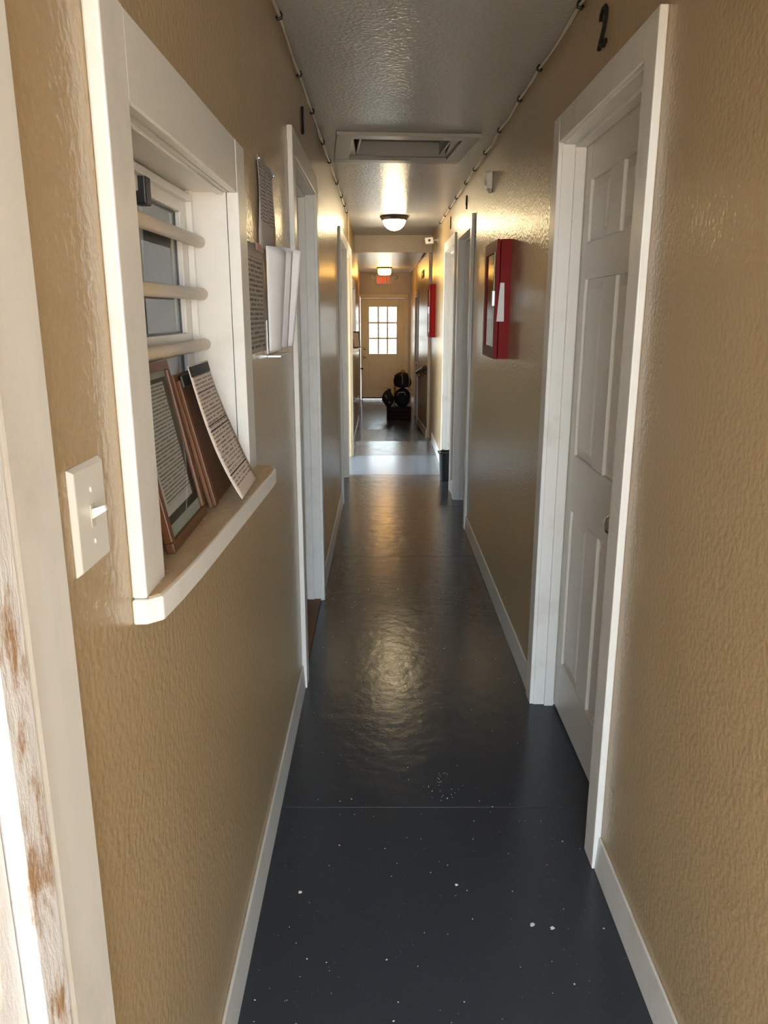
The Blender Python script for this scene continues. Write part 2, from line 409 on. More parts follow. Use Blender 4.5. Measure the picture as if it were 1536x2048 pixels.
def six_panel(n, side, y0, y1, label, latch='near', mat='door_paint', cols=None, top=2.075):
    x = L if side == 'left' else R; d = 1 if side == 'left' else -1
    xf = x - d * 0.075                                    # door face
    e = empty('door_%d' % n); struct(e, label, 'door')
    box('slab', mat, e, xf - d * 0.012, xf - d * 0.038, y0, y1, 0.012, top)
    W = y1 - y0
    if cols is None: cols = [(y0 + 0.115, y0 + W / 2 - 0.055), (y0 + W / 2 + 0.055, y1 - 0.115)]
    rows = [(0.22, 0.83), (1.035, 1.64), (1.76, 1.955)]
    bv = 0.003
    def bx(nm, a, b, z0, z1): box(nm, mat, e, xf, xf - d * 0.0125, a, b, z0, z1, bv)
    bx('stile', y0, cols[0][0], 0.012, top); bx('stile', cols[1][1], y1, 0.012, top)
    zs = [0.012] + [q for r_ in rows for q in r_] + [top]
    for k in range(0, len(zs), 2): bx('rail', cols[0][0], cols[1][1], zs[k], zs[k + 1])
    for (z0, z1) in rows:
        bx('mullion', cols[0][1], cols[1][0], z0, z1)
        for (a, b) in cols:
            i, o = 0.034, 0.010
            pts = []
            for (xx, q) in ((xf - d * 0.012, o), (xf - d * 0.003, i)):
                pts += [(xx, a + q, z0 + q), (xx, b - q, z0 + q), (xx, b - q, z1 - q), (xx, a + q, z1 - q)]
            MB().hexa(pts).build('panel', mat, e, 0.002)
    ky = y0 + 0.118 if latch == 'near' else y1 - 0.075
    knob(e, 'nickel', (xf, ky, 0.955), d)
    return e
# right: door with the numeral 2
casing(1, 'right', 1.95, 2.81, 'white casing around the near six panel door', top=2.08)
six_panel(1, 'right', 1.955, 2.807, 'closed white six panel door nearest the camera', 'near', cols=[(2.12, 2.365), (2.50, 2.725)])
casing(2, 'left', 3.04, 3.97, 'white casing around the left door past the notices')
box('threshold', 'brown_board', bpy.data.objects['trim_2'], L - 0.12, L + 0.0, 3.04, 3.97, 0.0, 0.012, 0.003)
six_panel(2, 'left', 3.045, 3.965, 'closed white door in the left wall past the notices', 'near')
casing(3, 'right', 5.49, 6.32, 'white casing around the first door past the red cabinet')
six_panel(3, 'right', 5.495, 6.315, 'closed door just past the near red cabinet', 'near')
casing(4, 'right', 6.73, 7.65, 'white casing of the farther right door, with the bin in it')
six_panel(4, 'right', 6.735, 7.645, 'closed door behind the small black bin', 'near')
casing(5, 'left', 6.27, 7.235, 'white casing around the second left door', far_cw=0.10)
six_panel(5, 'left', 6.275, 7.23, 'closed white door in the left wall, second from the camera', 'near')
# side opening with daylight
e = empty('trim_6'); struct(e, 'white casing and lining of the open side passage', 'door frame')
box('head_casing', 'trim', e, L, L + 0.019, 7.336, 8.46, 2.084, 2.17, 0.003)
box('casing_board', 'trim', e, L, L + 0.02, 8.37, 8.44, 0, 2.084, 0.003)
box('head_jamb', 'trim', e, L + 0.005, L - 0.125, 7.36, 8.35, 2.08, 2.10)
# side passage walls
m = MB(); m.box(-1.0, L - WT, 7.24, 7.36, -0.1, T).box(-1.0, L - WT, 8.35, 8.47, -0.1, T)
struct(m.build('wall_side_passage', 'wall'), 'tan walls of the daylit side passage', 'wall')
struct(box('ceiling', 'ceiling', None, -1.0, L - WT, 7.36, 8.35, CZ, CZ + 0.1), 'grey ceiling of the side passage', 'ceiling')
struct(box('floor', 'floor', None, -1.0, L - WT - 0.0005, 7.36, 8.35, -0.1, 0.0), 'dark floor of the side passage', 'floor')
m = MB(); m.box(-1.0, -0.92, 7.36, 8.35, 2.08, CZ)
struct(m.build('wall_side_end', 'wall'), 'tan lintel over the outside doorway of the side passage', 'wall')

# entry frame: casing, weathered jamb strips
e = empty('trim_7'); struct(e, 'chipped white frame of the open entry doorway', 'door frame')
for (x, d) in ((L, 1), (R, -1)):
    box('casing_board', 'trim', e, x, x + d * 0.020, 0.636, 0.733, 0, 2.18, 0.004)
    box('jamb_board', 'weathered', e, x - d * 0.02, x + d * 0.012, Y0 + 0.06, 0.634, 0, 2.10, 0.003)
    box('door_stop', 'weathered', e, x + d * 0.012, x + d * 0.030, 0.560, 0.612, 0, 2.09, 0.004)
    box('jamb_board', 'weathered', e, x - d * 0.02, x + d * 0.016, Y0 - 0.02, 0.558, 0, 2.10, 0.003)
    box('outer_mould', 'weathered', e, x - d * 0.06, x + d * 0.006, Y0 - 0.045, Y0 - 0.001, 0, 2.16, 0.004)
box('head_casing', 'trim', e, L + 0.02, R - 0.02, 0.636, 0.655, 2.08, 2.18, 0.003)
box('head_jamb', 'weathered', e, L + 0.012, R - 0.012, Y0 - 0.02, 0.634, 2.08, 2.10, 0.002)

# ------------------------------------------------------------------ barred window in the left wall
w1 = empty('window_1'); struct(w1, 'deep white framed window with round bars in the left wall', 'window')
XF = L + 0.02
ya, yb, zb, zt = 1.06, 1.80, 1.16, 1.785
box('casing_board', 'trim', w1, L, XF, 0.970, ya, 1.1585, zt + 0.108, 0.003)
box('casing_board', 'trim', w1, L, XF, yb, 1.905, zb - 0.002, zt + 0.108, 0.003)
box('head_casing', 'trim', w1, L, XF - 0.001, ya, yb, zt, zt + 0.108, 0.003)
box('reveal_board', 'trim', w1, L - 0.001, -0.462, ya - 0.019, ya, zb, zt)
box('reveal_board', 'trim', w1, XF - 0.026, -0.462, yb, yb + 0.019, zb, zt)
box('edge_strip', 'trim', w1, XF + 0.002, XF - 0.024, yb - 0.004, yb + 0.016, zb, zt, 0.002)
box('reveal_board', 'trim', w1, L - 0.001, -0.462, ya, yb, zt, zt + 0.019)
box('edge_strip', 'trim', w1, XF - 0.03, XF - 0.045, ya, yb - 0.004, zt - 0.006, zt, 0.002)
# sill with clipped corners
sp = [(-0.462, 1.041), (L - 0.0, 1.041), (L, 0.966), (-0.316, 0.968), (-0.298, 0.985), (-0.291, 1.060), (-0.285, 1.16), (-0.262, 1.80), (-0.262, 1.865), (-0.275, 1.90), (L, 1.92), (L, 1.819), (-0.462, 1.819)]
sl = MB().prism(sp, 1.122, 1.158).build('sill', 'trim', w1, 0.003)
tp = [(-0.460, 1.043), (L, 1.043), (L, 1.0), (-0.314, 0.975), (-0.302, 0.988), (-0.295, 1.062), (-0.289, 1.16), (-0.267, 1.80), (-0.267, 1.86), (-0.280, 1.893), (L, 1.910), (L, 1.817), (-0.460, 1.817)]
MB().prism(tp, 1.1578, 1.1602).build('sill_top', 'sill', sl)
# sash, glass, latch
sx0, sx1 = -0.425, -0.450
sash = box('sash_stile', 'trim', w1, sx0, sx1, 1.728, yb, zb, zt, 0.003)
box('sash_stile', 'trim', w1, sx0, sx1, ya, 1.13, zb, zt, 0.003)
box('sash_rail', 'trim', w1, sx0, sx1, 1.13, 1.728, 1.736, zt, 0.003)
box('meeting_rail', 'trim', w1, sx0 + 0.004, sx1, 1.13, 1.728, 1.445, 1.488, 0.003)
box('sash_rail', 'trim', w1, sx0, sx1, 1.13, 1.728, zb, 1.20, 0.003)
box('sash_bead', 'trim', w1, sx0 + 0.014, sx0, 1.772, 1.786, zb, zt, 0.002)
box('sash_bead', 'trim', w1, sx0 + 0.014, sx0, ya, 1.772, zt - 0.024, zt - 0.010, 0.002)
box('pane', 'glass', w1, -0.437, -0.440, 1.13, 1.728, 1.488, 1.736)
box('pane', 'glass', w1, -0.437, -0.440, 1.13, 1.728, 1.20, 1.445)
for (z0, z1) in ((1.488, 1.736), (1.20, 1.445)):
    g = MB(); g.box(-0.436, -0.441, 1.718, 1.728, z0, z1).box(-0.436, -0.441, 1.13, 1.728, z1 - 0.005, z1).box(-0.436, -0.441, 1.13, 1.728, z0, z0 + 0.004)
    g.build('gasket', 'black_metal', w1)
box('latch', 'black_metal', w1, -0.412, -0.436, 1.44, 1.475, 1.715, 1.775, 0.003)
for i, z in enumerate((1.682, 1.571, 1.461, 1.352)):
    MB().tube([(-0.405, ya - 0.001, z), (-0.4045, 1.4, z - 0.001), (-0.404, yb + 0.001, z)], 0.0128, 16).build('guard_bar', 'bar_paint', w1, smooth=True)
# office behind the glass
of = MB(); of.box(-2.6, -2.5, 0.63, 2.9, 0, 2.4).box(-2.5, L - WT, 0.62, 0.70, 0, 2.4).box(-2.5, L - WT, 2.9, 2.98, 0, 2.4).box(-2.5, L - WT, 0.7, 2.9, 2.4, 2.45).box(-2.5, L - WT, 0.7, 2.9, -0.1, 0.0)
struct(of.build('wall_office', 'office_wall'), 'dim grey room seen through the barred window glass', 'wall')
g = [[(-0.50 - 0.012 * math.sin(c * 1.7) - 0.01 * r, 1.56 + 0.022 * c * (0.55 + 0.1 * r), 1.78 - 0.06 * r) for c in range(12)] for r in range(11)]
cu = MB().sheet(g).build('curtain', 'curtain_white', None, smooth=True, solid=0.002)
tag(cu, 'pale gathered curtain behind the barred window glass', 'curtain')
# blinds (striped lower left part behind the glass)
bl = empty('window_blind', (-0.50, 1.35, 1.3)); tag(bl, 'tan slatted blind hanging behind the barred window glass', 'blind')
for k in range(16):
    z = 1.62 - 0.014 * k
    o = box('slat', 'bar_paint', bl, -0.009, 0.003, -0.20, 0.17, z - 1.3, z - 1.3 + 0.0035)
o = box('bottom_rail', 'bar_paint', bl, -0.012, 0.006, -0.20, 0.17, 1.39 - 1.3, 1.40 - 1.3)
o = box('headrail', 'bar_paint', bl, -0.012, 0.006, -0.20, 0.17, 1.63 - 1.3, 1.65 - 1.3)
MB().tube([(-0.003, 0.0, 0.33), (-0.003, 0.0, 0.10)], 0.001, 6).build('cord', 'wire_white', bl)

# second barred-window opening farther along the left wall
w2 = empty('window_2'); struct(w2, 'farther white framed window opening with a sill on the left wall', 'window')
box('casing_board', 'trim', w2, L, XF, 8.55, 8.62, 1.12, 1.89, 0.003)
box('casing_board', 'trim', w2, L, XF, 9.45, 9.53, 1.12, 1.89, 0.003)
box('head_casing', 'trim', w2, L, XF - 0.001, 8.62, 9.45, 1.80, 1.89, 0.003)
box('reveal_board', 'trim', w2, XF - 0.004, -0.462, 8.62, 8.64, 1.15, 1.80)
box('reveal_board', 'trim', w2, XF - 0.004, -0.462, 9.43, 9.45, 1.15, 1.80)
box('back_panel', 'trim', w2, -0.44, -0.462, 8.64, 9.43, 1.15, 1.80)
MB().prism([(-0.45, 8.64), (L, 8.62), (L, 8.50), (-0.29, 8.51), (-0.262, 8.56), (-0.258, 9.50), (-0.28, 9.55), (L, 9.55), (L, 9.45), (-0.45, 9.43)], 1.115, 1.15).build('sill', 'trim', w2, 0.003)

# ------------------------------------------------------------------ switch plate
s = empty('light_switch', (L, 0.845, 1.308)); tag(s, 'off white toggle light switch on the wall beside the entry', 'light switch')
MB().hexa([(0, -0.048, -0.061), (0, 0.048, -0.061), (0, 0.048, 0.061), (0, -0.048, 0.061), (0.007, -0.043, -0.056), (0.007, 0.043, -0.056), (0.007, 0.043, 0.056), (0.007, -0.043, 0.056)]).build('plate', 'plastic_white', s, 0.0015)
box('toggle_slot', 'wire_white', s, 0.007, 0.0075, -0.006, 0.006, -0.013, 0.013)
MB().hexa([(0.0072, -0.0045, -0.004), (0.0072, 0.0045, -0.004), (0.0072, 0.0045, 0.008), (0.0072, -0.0045, 0.008), (0.024, -0.0038, 0.006), (0.024, 0.0038, 0.006), (0.022, 0.0038, 0.0125), (0.022, -0.0038, 0.0125)]).build('toggle', 'plastic_white', s, 0.001)
for z in (0.030, -0.030):
    MB().lathe([(0.0033, 0.0068), (0.0033, 0.0080), (0.0018, 0.0085)], (0, 0, z), 12, 'x').build('screw', 'plastic_white', s, smooth=True)

# ------------------------------------------------------------------ framed papers on the sill
def local_to(o, origin, ex, ey):
    ex = Vector(ex).normalized(); ey = Vector(ey); ey = (ey - ex * ey.dot(ex)).normalized(); ez = ex.cross(ey)
    mt = Matrix((ex, ey, ez)).transposed().to_4x4(); mt.translation = Vector(origin); o.matrix_world = mt
SILL = 1.1604
page('certificate_page', (0.66, 0.62, 0.62), (0.09, 0.08, 0.08), 0.0062, 0.50, 190, 0.20, 0.245, 0.13, 0.06, 0.08, 0.40)
page('form_page', (0.70, 0.60, 0.53), (0.08, 0.06, 0.06), 0.0078, 0.38, 120, 0.215, 0.275, 0.05, 0.08, 0.08, 0.46, 3.1)
page('notice_print', (0.50, 0.46, 0.44), (0.07, 0.06, 0.07), 0.0095, 0.5, 150, 0.30, 0.235, 0.06, 0.30, 0.06, 0.45, 1.7)
page('flyer_print', (0.52, 0.46, 0.39), (0.05, 0.045, 0.04), 0.0120, 0.55, 150, 0.28, 0.275, 0.12, 0.03, 0.10, 0.46, 5.2)
fw, fh = 0.255, 0.292
f = empty('picture_frame'); tag(f, 'brown wooden frame holding a printed certificate, leaning on the bars', 'frame')
bo = 0.017
box('rail', 'wood', f, 0, fw, 0, bo, -0.007, 0.007, 0.002)
box('rail', 'wood', f, 0, fw, fh - bo, fh, -0.007, 0.007, 0.002)
box('stile', 'wood', f, 0, bo, bo, fh - bo, -0.007, 0.007, 0.002)
box('stile', 'wood', f, fw - bo, fw, bo, fh - bo, -0.007, 0.007, 0.002)
box('mount', 'mat_green', f, bo, fw - bo, bo, fh - bo, -0.005, 0.000)
box('mount_border', 'mat_black', f, bo + 0.001, fw - bo - 0.001, 0.037, fh - 0.028, 0.000, 0.0006)
pg = box('certificate', 'certificate_page', f, 0, 0.178, 0, 0.205, 0.0006, 0.0011)
pg.location = (bo + 0.012, 0.052, 0)
box('pane', 'glass', f, bo, fw - bo, bo, fh - bo, 0.003, 0.0038)
local_to(f, (-0.332, 1.158, SILL + 0.0015), (-0.02, 1, 0), (-0.20, 0, 1))
# brown clipboard behind the curling form
c = empty('clipboard'); tag(c, 'brown board leaning on the bars behind the curling form', 'clipboard')
box('board', 'brown_board', c, 0, 0.225, 0, 0.262, -0.004, 0.004, 0.002)
box('backing_strip', 'wood', c, 0.002, 0.020, 0.001, 0.25, 0.004, 0.012, 0.002)
box('clip', 'black_metal', c, 0.03, 0.205, 0.232, 0.258, 0.004, 0.012, 0.003)
local_to(c, (-0.333, 1.452, SILL + 0.0015), (-0.02, 1, 0), (-0.235, 0, 1))
# curled form
NR, NC = 22, 8; Wd, Hd = 0.208, 0.275
grid = []
for r in range(NR + 1):
    q = r / NR
    grid.append([(Wd * k / NC, Hd * q, 0.010 + 0.030 * (1 - q) ** 3 + 0.004 * math.sin(q * 5) * (k / NC)) for k in range(NC + 1)])
p_ = empty('paper_form'); tag(p_, 'curling printed form with black heading, propped against the brown board', 'paper')
MB().sheet(grid).build('page', 'form_page', p_, smooth=True, solid=0.0012)
def curl(x, y, dz): q = y / Hd; return (x, y, 0.010 + 0.030 * (1 - q) ** 3 + 0.004 * math.sin(q * 5) * (x / Wd) + dz)
MB().sheet([[curl(0.004 + 0.2 * k / 6, 0.252 + 0.02 * j, 0.0012) for k in range(7)] for j in range(2)]).build('heading_bar', 'mat_black', p_, solid=0.0006)
for y_, t_ in ((0.218, 0.0018), (0.152, 0.0022), (0.140, 0.0022), (0.048, 0.0018)):
    MB().sheet([[curl(0.012 + 0.184 * k / 6, y_ + t_ * j, 0.0012) for k in range(7)] for j in range(2)]).build('rule', 'mat_black', p_, solid=0.0004)
local_to(p_, (-0.317, 1.486, SILL + 0.002), (-0.02, 1, 0), (-0.235, 0, 1))
# ------------------------------------------------------------------ notices on the left wall
n1 = empty('notice'); tag(n1, 'grey printed notice pinned high beside the window casing', 'notice')
g = [[(0.30 * c / 8, 0.235 * r / 6, 0.003 + 0.006 * math.sin(c * 0.9 + r * 0.4) ** 2) for c in range(9)] for r in range(7)]
MB().sheet(g).build('page', 'notice_print', n1, smooth=True, solid=0.0008)
for (a, b) in ((0.01, 0.225), (0.29, 0.225)): MB().lathe([(0.004, 0.004), (0.005, 0.012), (0.003, 0.014)], (a, b, 0), 10).build('pin', 'steel', n1, smooth=True)
local_to(n1, (L, 2.195, 1.702), (0, 1, 0), (0, 0, 1))
n2 = empty('notice'); tag(n2, 'brownish flyer with bold dark lettering below the pinned notice', 'notice')
g = [[(0.28 * c / 8, 0.275 * r / 6, 0.002 + 0.002 * math.sin(c * 0.7) ** 2) for c in range(9)] for r in range(7)]
MB().sheet(g).build('page', 'flyer_print', n2, smooth=True, solid=0.0008)
box('tape', 'pink_tape', n2, 0.15, 0.28, 0.262, 0.282, 0.0045, 0.0055)
local_to(n2, (L, 1.975, 1.428), (0, 1, 0), (0, 0, 1))
# wall pocket with curling loose sheets
hp = empty('paper_holder', (L, 2.30, 1.42)); tag(hp, 'wire wall holder beside the left door casing', 'holder')
box('back_plate', 'steel', hp, 0.0, 0.003, -0.006, 0.20, -0.006, 0.09, 0.001)
box('tray', 'steel', hp, 0.0, 0.040, -0.006, 0.20, -0.016, -0.010, 0.001)
for k, (lab, ya0, ya1, xt, xb, cv) in enumerate((('loose white sheet curling out at the front of the wall holder', 2.292, 2.400, 0.050, 0.028, 0.012), ('white sheet in the middle of the wall holder', 2.362, 2.440, 0.066, 0.042, 0.004), ('white sheet sticking out farthest from the wall in the holder', 2.422, 2.470, 0.090, 0.056, 0.002))):
    gr = []
    for r in range(13):
        q = r / 12; row = []
        for cc in range(11):
            s_ = cc / 10
            row.append((L + 0.007 + (xb + (xt - xb) * q - 0.007) * s_ + cv * math.sin(math.pi * s_), ya0 + (ya1 - ya0) * s_ ** 1.15, 1.422 + 0.292 * q + 0.004 * k - 0.010 * s_ * s_ * q))
        gr.append(row)
    tag(MB().sheet(gr).build('paper_sheet', 'paper_white', None, smooth=True, solid=0.0012), lab, 'paper')

# ------------------------------------------------------------------ numerals above the doors
def strokes(name, paths, loc, side, r=0.006, label=None, scale=1.0):
    x = L if side == 'left' else R; d = 1 if side == 'left' else -1
    m = MB()
    for pth in paths: m.tube([(x + d * 0.004, loc[0] - d * 0 + (a * scale if side == 'left' else -a * scale), loc[1] + b * scale) for a, b in pth], r, 8)
    o = m.build(name, 'number_black', None, smooth=True)
    return tag(o, label, 'number')
two = [[(-0.030, 0.024), (-0.026, 0.040), (-0.010, 0.050), (0.010, 0.049), (0.024, 0.036), (0.024, 0.018), (0.010, -0.004), (-0.012, -0.026), (-0.034, -0.046), (-0.022, -0.036), (-0.004, -0.042), (0.016, -0.048), (0.034, -0.040)]]
strokes('door_number', two, (2.386, 2.292), 'right', 0.0062, 'black script numeral above the near right door')
strokes('door_number', [[(0.004, 0.050), (0.0, 0.02), (0.0, -0.02), (0.004, -0.050)], [(-0.014, -0.046), (0.004, -0.050)]], (3.515, 2.31), 'left', 0.006, 'thin black numeral above the left door past the notices')
strokes('door_number', [[(0.014, 0.046), (0.014, -0.046)], [(0.014, 0.046), (-0.022, -0.014), (0.028, -0.014)]], (5.935, 2.302), 'right', 0.005, 'small dark numeral above the door just past the red cabinet')
strokes('door_number', [[(0.018, 0.048), (0.010, 0.044), (0.006, 0.01), (0.020, 0.002), (0.022, -0.03), (0.006, -0.048), (-0.014, -0.044)]], (7.265, 2.305), 'right', 0.005, 'small dark numeral above the door behind the bin')

# ------------------------------------------------------------------ wires clipped along the ceiling corners
def cable(side, clips, label, drop=None):
    x = L + 0.012 if side == 'left' else R - 0.012; d = 1 if side == 'left' else -1
    e = empty('clipped_cable', (x, clips[0], 2.43)); tag(e, label, 'cable')
    def P(y, k, ph): return (0 + d * 0.003 * math.sin(y * 9 + ph), y - clips[0], 0.008 + k)
    for ph, mat in ((0.0, 'wire_white'), (2.4, 'wire_white')):
        pts = []
        for a, b in zip(clips, clips[1:]):
            for j in range(8):
                q = j / 8; y = a + (b - a) * q
                pts.append(P(y, -0.012 * math.sin(math.pi * q) * (1 + 0.5 * math.sin(ph + a * 3)), ph))
        pts.append(P(clips[-1], 0, ph))
        MB().tube(pts, 0.0030, 6).build('wire', mat, e, smooth=True)
    for y in clips:
        m = MB().tube([(d * 0.0, y - clips[0] + 0.0, 0.020), (d * 0.006, y - clips[0], 0.010), (d * 0.006, y - clips[0], 0.001), (-d * 0.006, y - clips[0], -0.002), (-d * 0.011, y - clips[0], 0.006)], 0.0050, 6)
        m.build('clip', 'black_metal', e, smooth=True)
    if drop: MB().tube([(d * 0.0, drop - clips[0], 0.006), (d * 0.001, drop - clips[0] + 0.01, -0.08), (-d * 0.002, drop - clips[0] + 0.06, -0.26)], 0.003, 6).build('hanging_end', 'black_metal', e, smooth=True)
    return e
cable('left', [1.5, 2.05, 2.742, 3.354, 3.933, 4.603, 5.149, 5.958, 6.618, 7.15, 7.6], 'pale wires clipped along the left ceiling corner', 7.6)
cable('right', [1.4, 2.0, 2.65, 3.275, 3.715, 4.314, 4.886, 5.419, 5.955, 6.698, 7.3, 7.853, 8.484], 'pale wires clipped along the right ceiling corner', None)
cable2 = empty('conduit', (XR2, 10.05, CZ2)); tag(cable2, 'white conduit along the far right ceiling corner', 'conduit')
MB().tube([(-0.012, 0, -0.012), (-0.012, 4.0, -0.012)], 0.008, 8).build('pipe', 'plastic_white', cable2, smooth=True)
for k in range(4): box('strap', 'plastic_white', cable2, -0.024, 0.0, 0.4 + k, 0.43 + k, -0.024, 0.0, 0.002)

# ------------------------------------------------------------------ attic hatch
h = empty('attic_hatch', (0.118, 4.79, CZ), math.radians(4.5)); tag(h, 'framed hatch recessed in the grey ceiling', 'hatch')
ox, oy, ix, iy, th = 0.385, 0.375, 0.298, 0.285, 0.020
box('trim_board', 'hatch_grey', h, -ox, ox, -oy, -iy, -th, -0.0005, 0.002)
box('trim_board', 'hatch_grey', h, -ox, ox, iy, oy, -th, -0.0005, 0.002)
box('trim_board', 'hatch_grey', h, -ox, -ix, -iy, iy, -th + 0.001, -0.0005, 0.002)
box('trim_board', 'hatch_grey', h, ix, ox, -iy, iy, -th + 0.001, -0.0005, 0.002)
q = 0.245
box('lining', 'hatch_grey', h, -q, q, 0.23, 0.24, 0.0, 0.075); box('lining', 'hatch_grey', h, -q, q, -0.24, -0.23, 0.0, 0.075)
box('lining', 'hatch_grey', h, -q - 0.01, -q, -0.24, 0.24, 0.0, 0.075); box('lining', 'hatch_grey', h, q, q + 0.01, -0.24, 0.24, 0.0, 0.075)
box('panel', 'hatch_panel_grey', h, -q - 0.01, q + 0.01, -0.24, 0.24, 0.075, 0.09)

# ------------------------------------------------------------------ ceiling lamps
l1 = empty('ceiling_lamp', (0.121, 8.02, CZ)); tag(l1, 'round flush ceiling lamp with bronze rim and glowing glass bowl', 'lamp')
MB().lathe([(0.10, 0.0), (0.140, -0.001), (0.142, -0.010), (0.132, -0.022), (0.122, -0.040), (0.112, -0.041)], (0, 0, 0), 36).build('rim', 'bronze', l1, smooth=True)
MB().lathe([(0.112, -0.038), (0.108, -0.062), (0.094, -0.090), (0.070, -0.114), (0.038, -0.130), (0.006, -0.135)], (0, 0, 0), 36).build('glass_bowl', 'lamp_glow', l1, smooth=True)
MB().lathe([(0.004, -0.134), (0.010, -0.140), (0.008, -0.148), (0.003, -0.156)], (0, 0, 0), 12).build('finial', 'bronze', l1, smooth=True)
l2 = empty('ceiling_lamp', (0.046, 14.2, CZ2)); tag(l2, 'small amber drum ceiling lamp in front of the exit sign', 'lamp')
MB().lathe([(0.125, 0.0), (0.135, -0.004), (0.135, -0.022), (0.125, -0.026)], (0, 0, 0), 32).build('rim', 'black_metal', l2, smooth=False)
MB().lathe([(0.112, -0.025), (0.114, -0.09), (0.106, -0.118), (0.080, -0.130), (0.010, -0.134)], (0, 0, 0), 32).build('glass_drum', 'drum_glow', l2, smooth=True)

# ------------------------------------------------------------------ motion detector, security camera
d_ = empty('wall_sensor', (R, 4.62, 2.245)); tag(d_, 'small pale box sensor on the right wall near the ceiling', 'sensor')
MB().hexa([(0, -0.035, -0.050), (-0.030, -0.032, -0.044), (-0.030, 0.032, -0.044), (0, 0.035, -0.050), (0, -0.035, 0.046), (-0.044, -0.032, 0.044), (-0.044, 0.032, 0.044), (0, 0.035, 0.046)]).build('housing', 'plastic_white', d_, 0.006)
box('lens', 'wire_white', d_, -0.040, -0.0345, -0.018, 0.018, -0.022, 0.014, 0.003)
box('bracket', 'wire_white', d_, -0.018, 0.0, -0.012, 0.012, -0.062, -0.046, 0.003)
s_ = empty('security_camera', (R, 8.9, 2.30)); tag(s_, 'white box camera on a short arm near the header', 'camera')
hd = MB().hexa([(-0.135, -0.05, -0.040), (-0.050, -0.05, -0.034), (-0.050, 0.05, -0.034), (-0.135, 0.05, -0.040), (-0.145, -0.05, 0.024), (-0.058, -0.05, 0.032), (-0.058, 0.05, 0.032), (-0.145, 0.05, 0.024)]).build('housing', 'plastic_white', s_, 0.006)
MB().lathe([(0.014, -0.0515), (0.012, -0.053), (0.004, -0.0535)], (-0.098, 0, -0.004), 16, 'y').build('lens', 'black_metal', s_, smooth=True)
MB().tube([(-0.058, 0.01, 0.0), (-0.03, 0.012, 0.004), (-0.004, 0.012, 0.004)], 0.008, 10).build('arm', 'plastic_white', s_, smooth=True)
MB().lathe([(0.022, -0.006), (0.022, 0.0)], (0, 0.012, 0.004), 16, 'x').build('base', 'plastic_white', s_)

# ------------------------------------------------------------------ red cabinets
def cabinet(y, z0, z1, depth_y, label, tagged, ajar):
    e = empty('extinguisher_cabinet', (R, y, z0)); tag(e, label, 'cabinet', 'red cabinets on the right wall')
    Hh = z1 - z0; D = 0.050
    m = MB(); m.box(-D, 0, 0, 0.004, 0, Hh).box(-D, 0, depth_y - 0.004, depth_y, 0, Hh).box(-D, 0, 0.004, depth_y - 0.004, 0, 0.004).box(-D, 0, 0.004, depth_y - 0.004, Hh - 0.004, Hh).box(-0.004, 0, 0.004, depth_y - 0.004, 0.004, Hh - 0.004)
    m.build('body', 'red_paint', e)
    dr = empty('door_pivot'); COL.objects.unlink(dr); bpy.data.objects.remove(dr)
    fm = 0.055
    def rot(o): o.location = (-D - 0.004, depth_y, 0); o.rotation_euler = (0, 0, -ajar); return o
    f = MB(); f.box(-0.016, 0, -depth_y, 0, 0, fm).box(-0.016, 0, -depth_y, 0, Hh - fm, Hh).box(-0.016, 0, -depth_y, -depth_y + fm, fm, Hh - fm).box(-0.016, 0, -fm, 0, fm, Hh - fm)
    dd = rot(f.build('door', 'red_paint', e))
    pn = box('pane', 'glass', dd, -0.010, -0.007, -depth_y + fm, -fm, fm, Hh - fm)
    box('handle', 'steel', dd, -0.030, -0.016, -depth_y + 0.02, -depth_y + 0.032, Hh * 0.45, Hh * 0.58, 0.002)
    st = box('pane_reflection', 'bar_paint', dd, -0.019, -0.0162, -depth_y + fm - 0.012, -depth_y + fm + 0.012, fm, Hh - fm, 0.001)  # cream strip painted on for the reflection in the glass
    if tagged:
        MB().hexa([(-0.062, -0.001, 0.178), (-0.026, -0.001, 0.178), (-0.026, -0.003, 0.178), (-0.062, -0.003, 0.178), (-0.050, -0.001, 0.358), (-0.030, -0.001, 0.358), (-0.030, -0.003, 0.358), (-0.050, -0.003, 0.358)]).build('inspection_tag', 'plastic_white', e)
    return e
def extinguisher(y, z, label):
    e = empty('fire_extinguisher', (R - 0.026, y, z)); tag(e, label, 'extinguisher')
    MB().lathe([(0.018, 0.0), (0.021, 0.01), (0.021, 0.34), (0.012, 0.37), (0.008, 0.385)], (0, 0, 0), 20).build('cylinder', 'red_paint', e, smooth=True)
    MB().lathe([(0.009, 0.385), (0.010, 0.40), (0.006, 0.41)], (0, 0, 0), 14).build('valve', 'black_metal', e, smooth=True)
    MB().tube([(0, 0.01, 0.405), (0, 0.035, 0.41), (0, 0.055, 0.37), (0, 0.055, 0.15)], 0.006, 8).build('hose', 'black_rubber', e, smooth=True)
cabinet(3.83, 1.312, 1.868, 0.43, 'red glass fronted cabinet with a white tag, nearest the camera', True, 0.0)
extinguisher(4.05, 1.3165, 'red extinguisher inside the near red cabinet')
cabinet(9.1, 1.256, 1.849, 0.40, 'smaller looking red cabinet on the sunlit wall by the header', False, 0.0)
extinguisher(9.30, 1.2605, 'red extinguisher inside the far red cabinet')

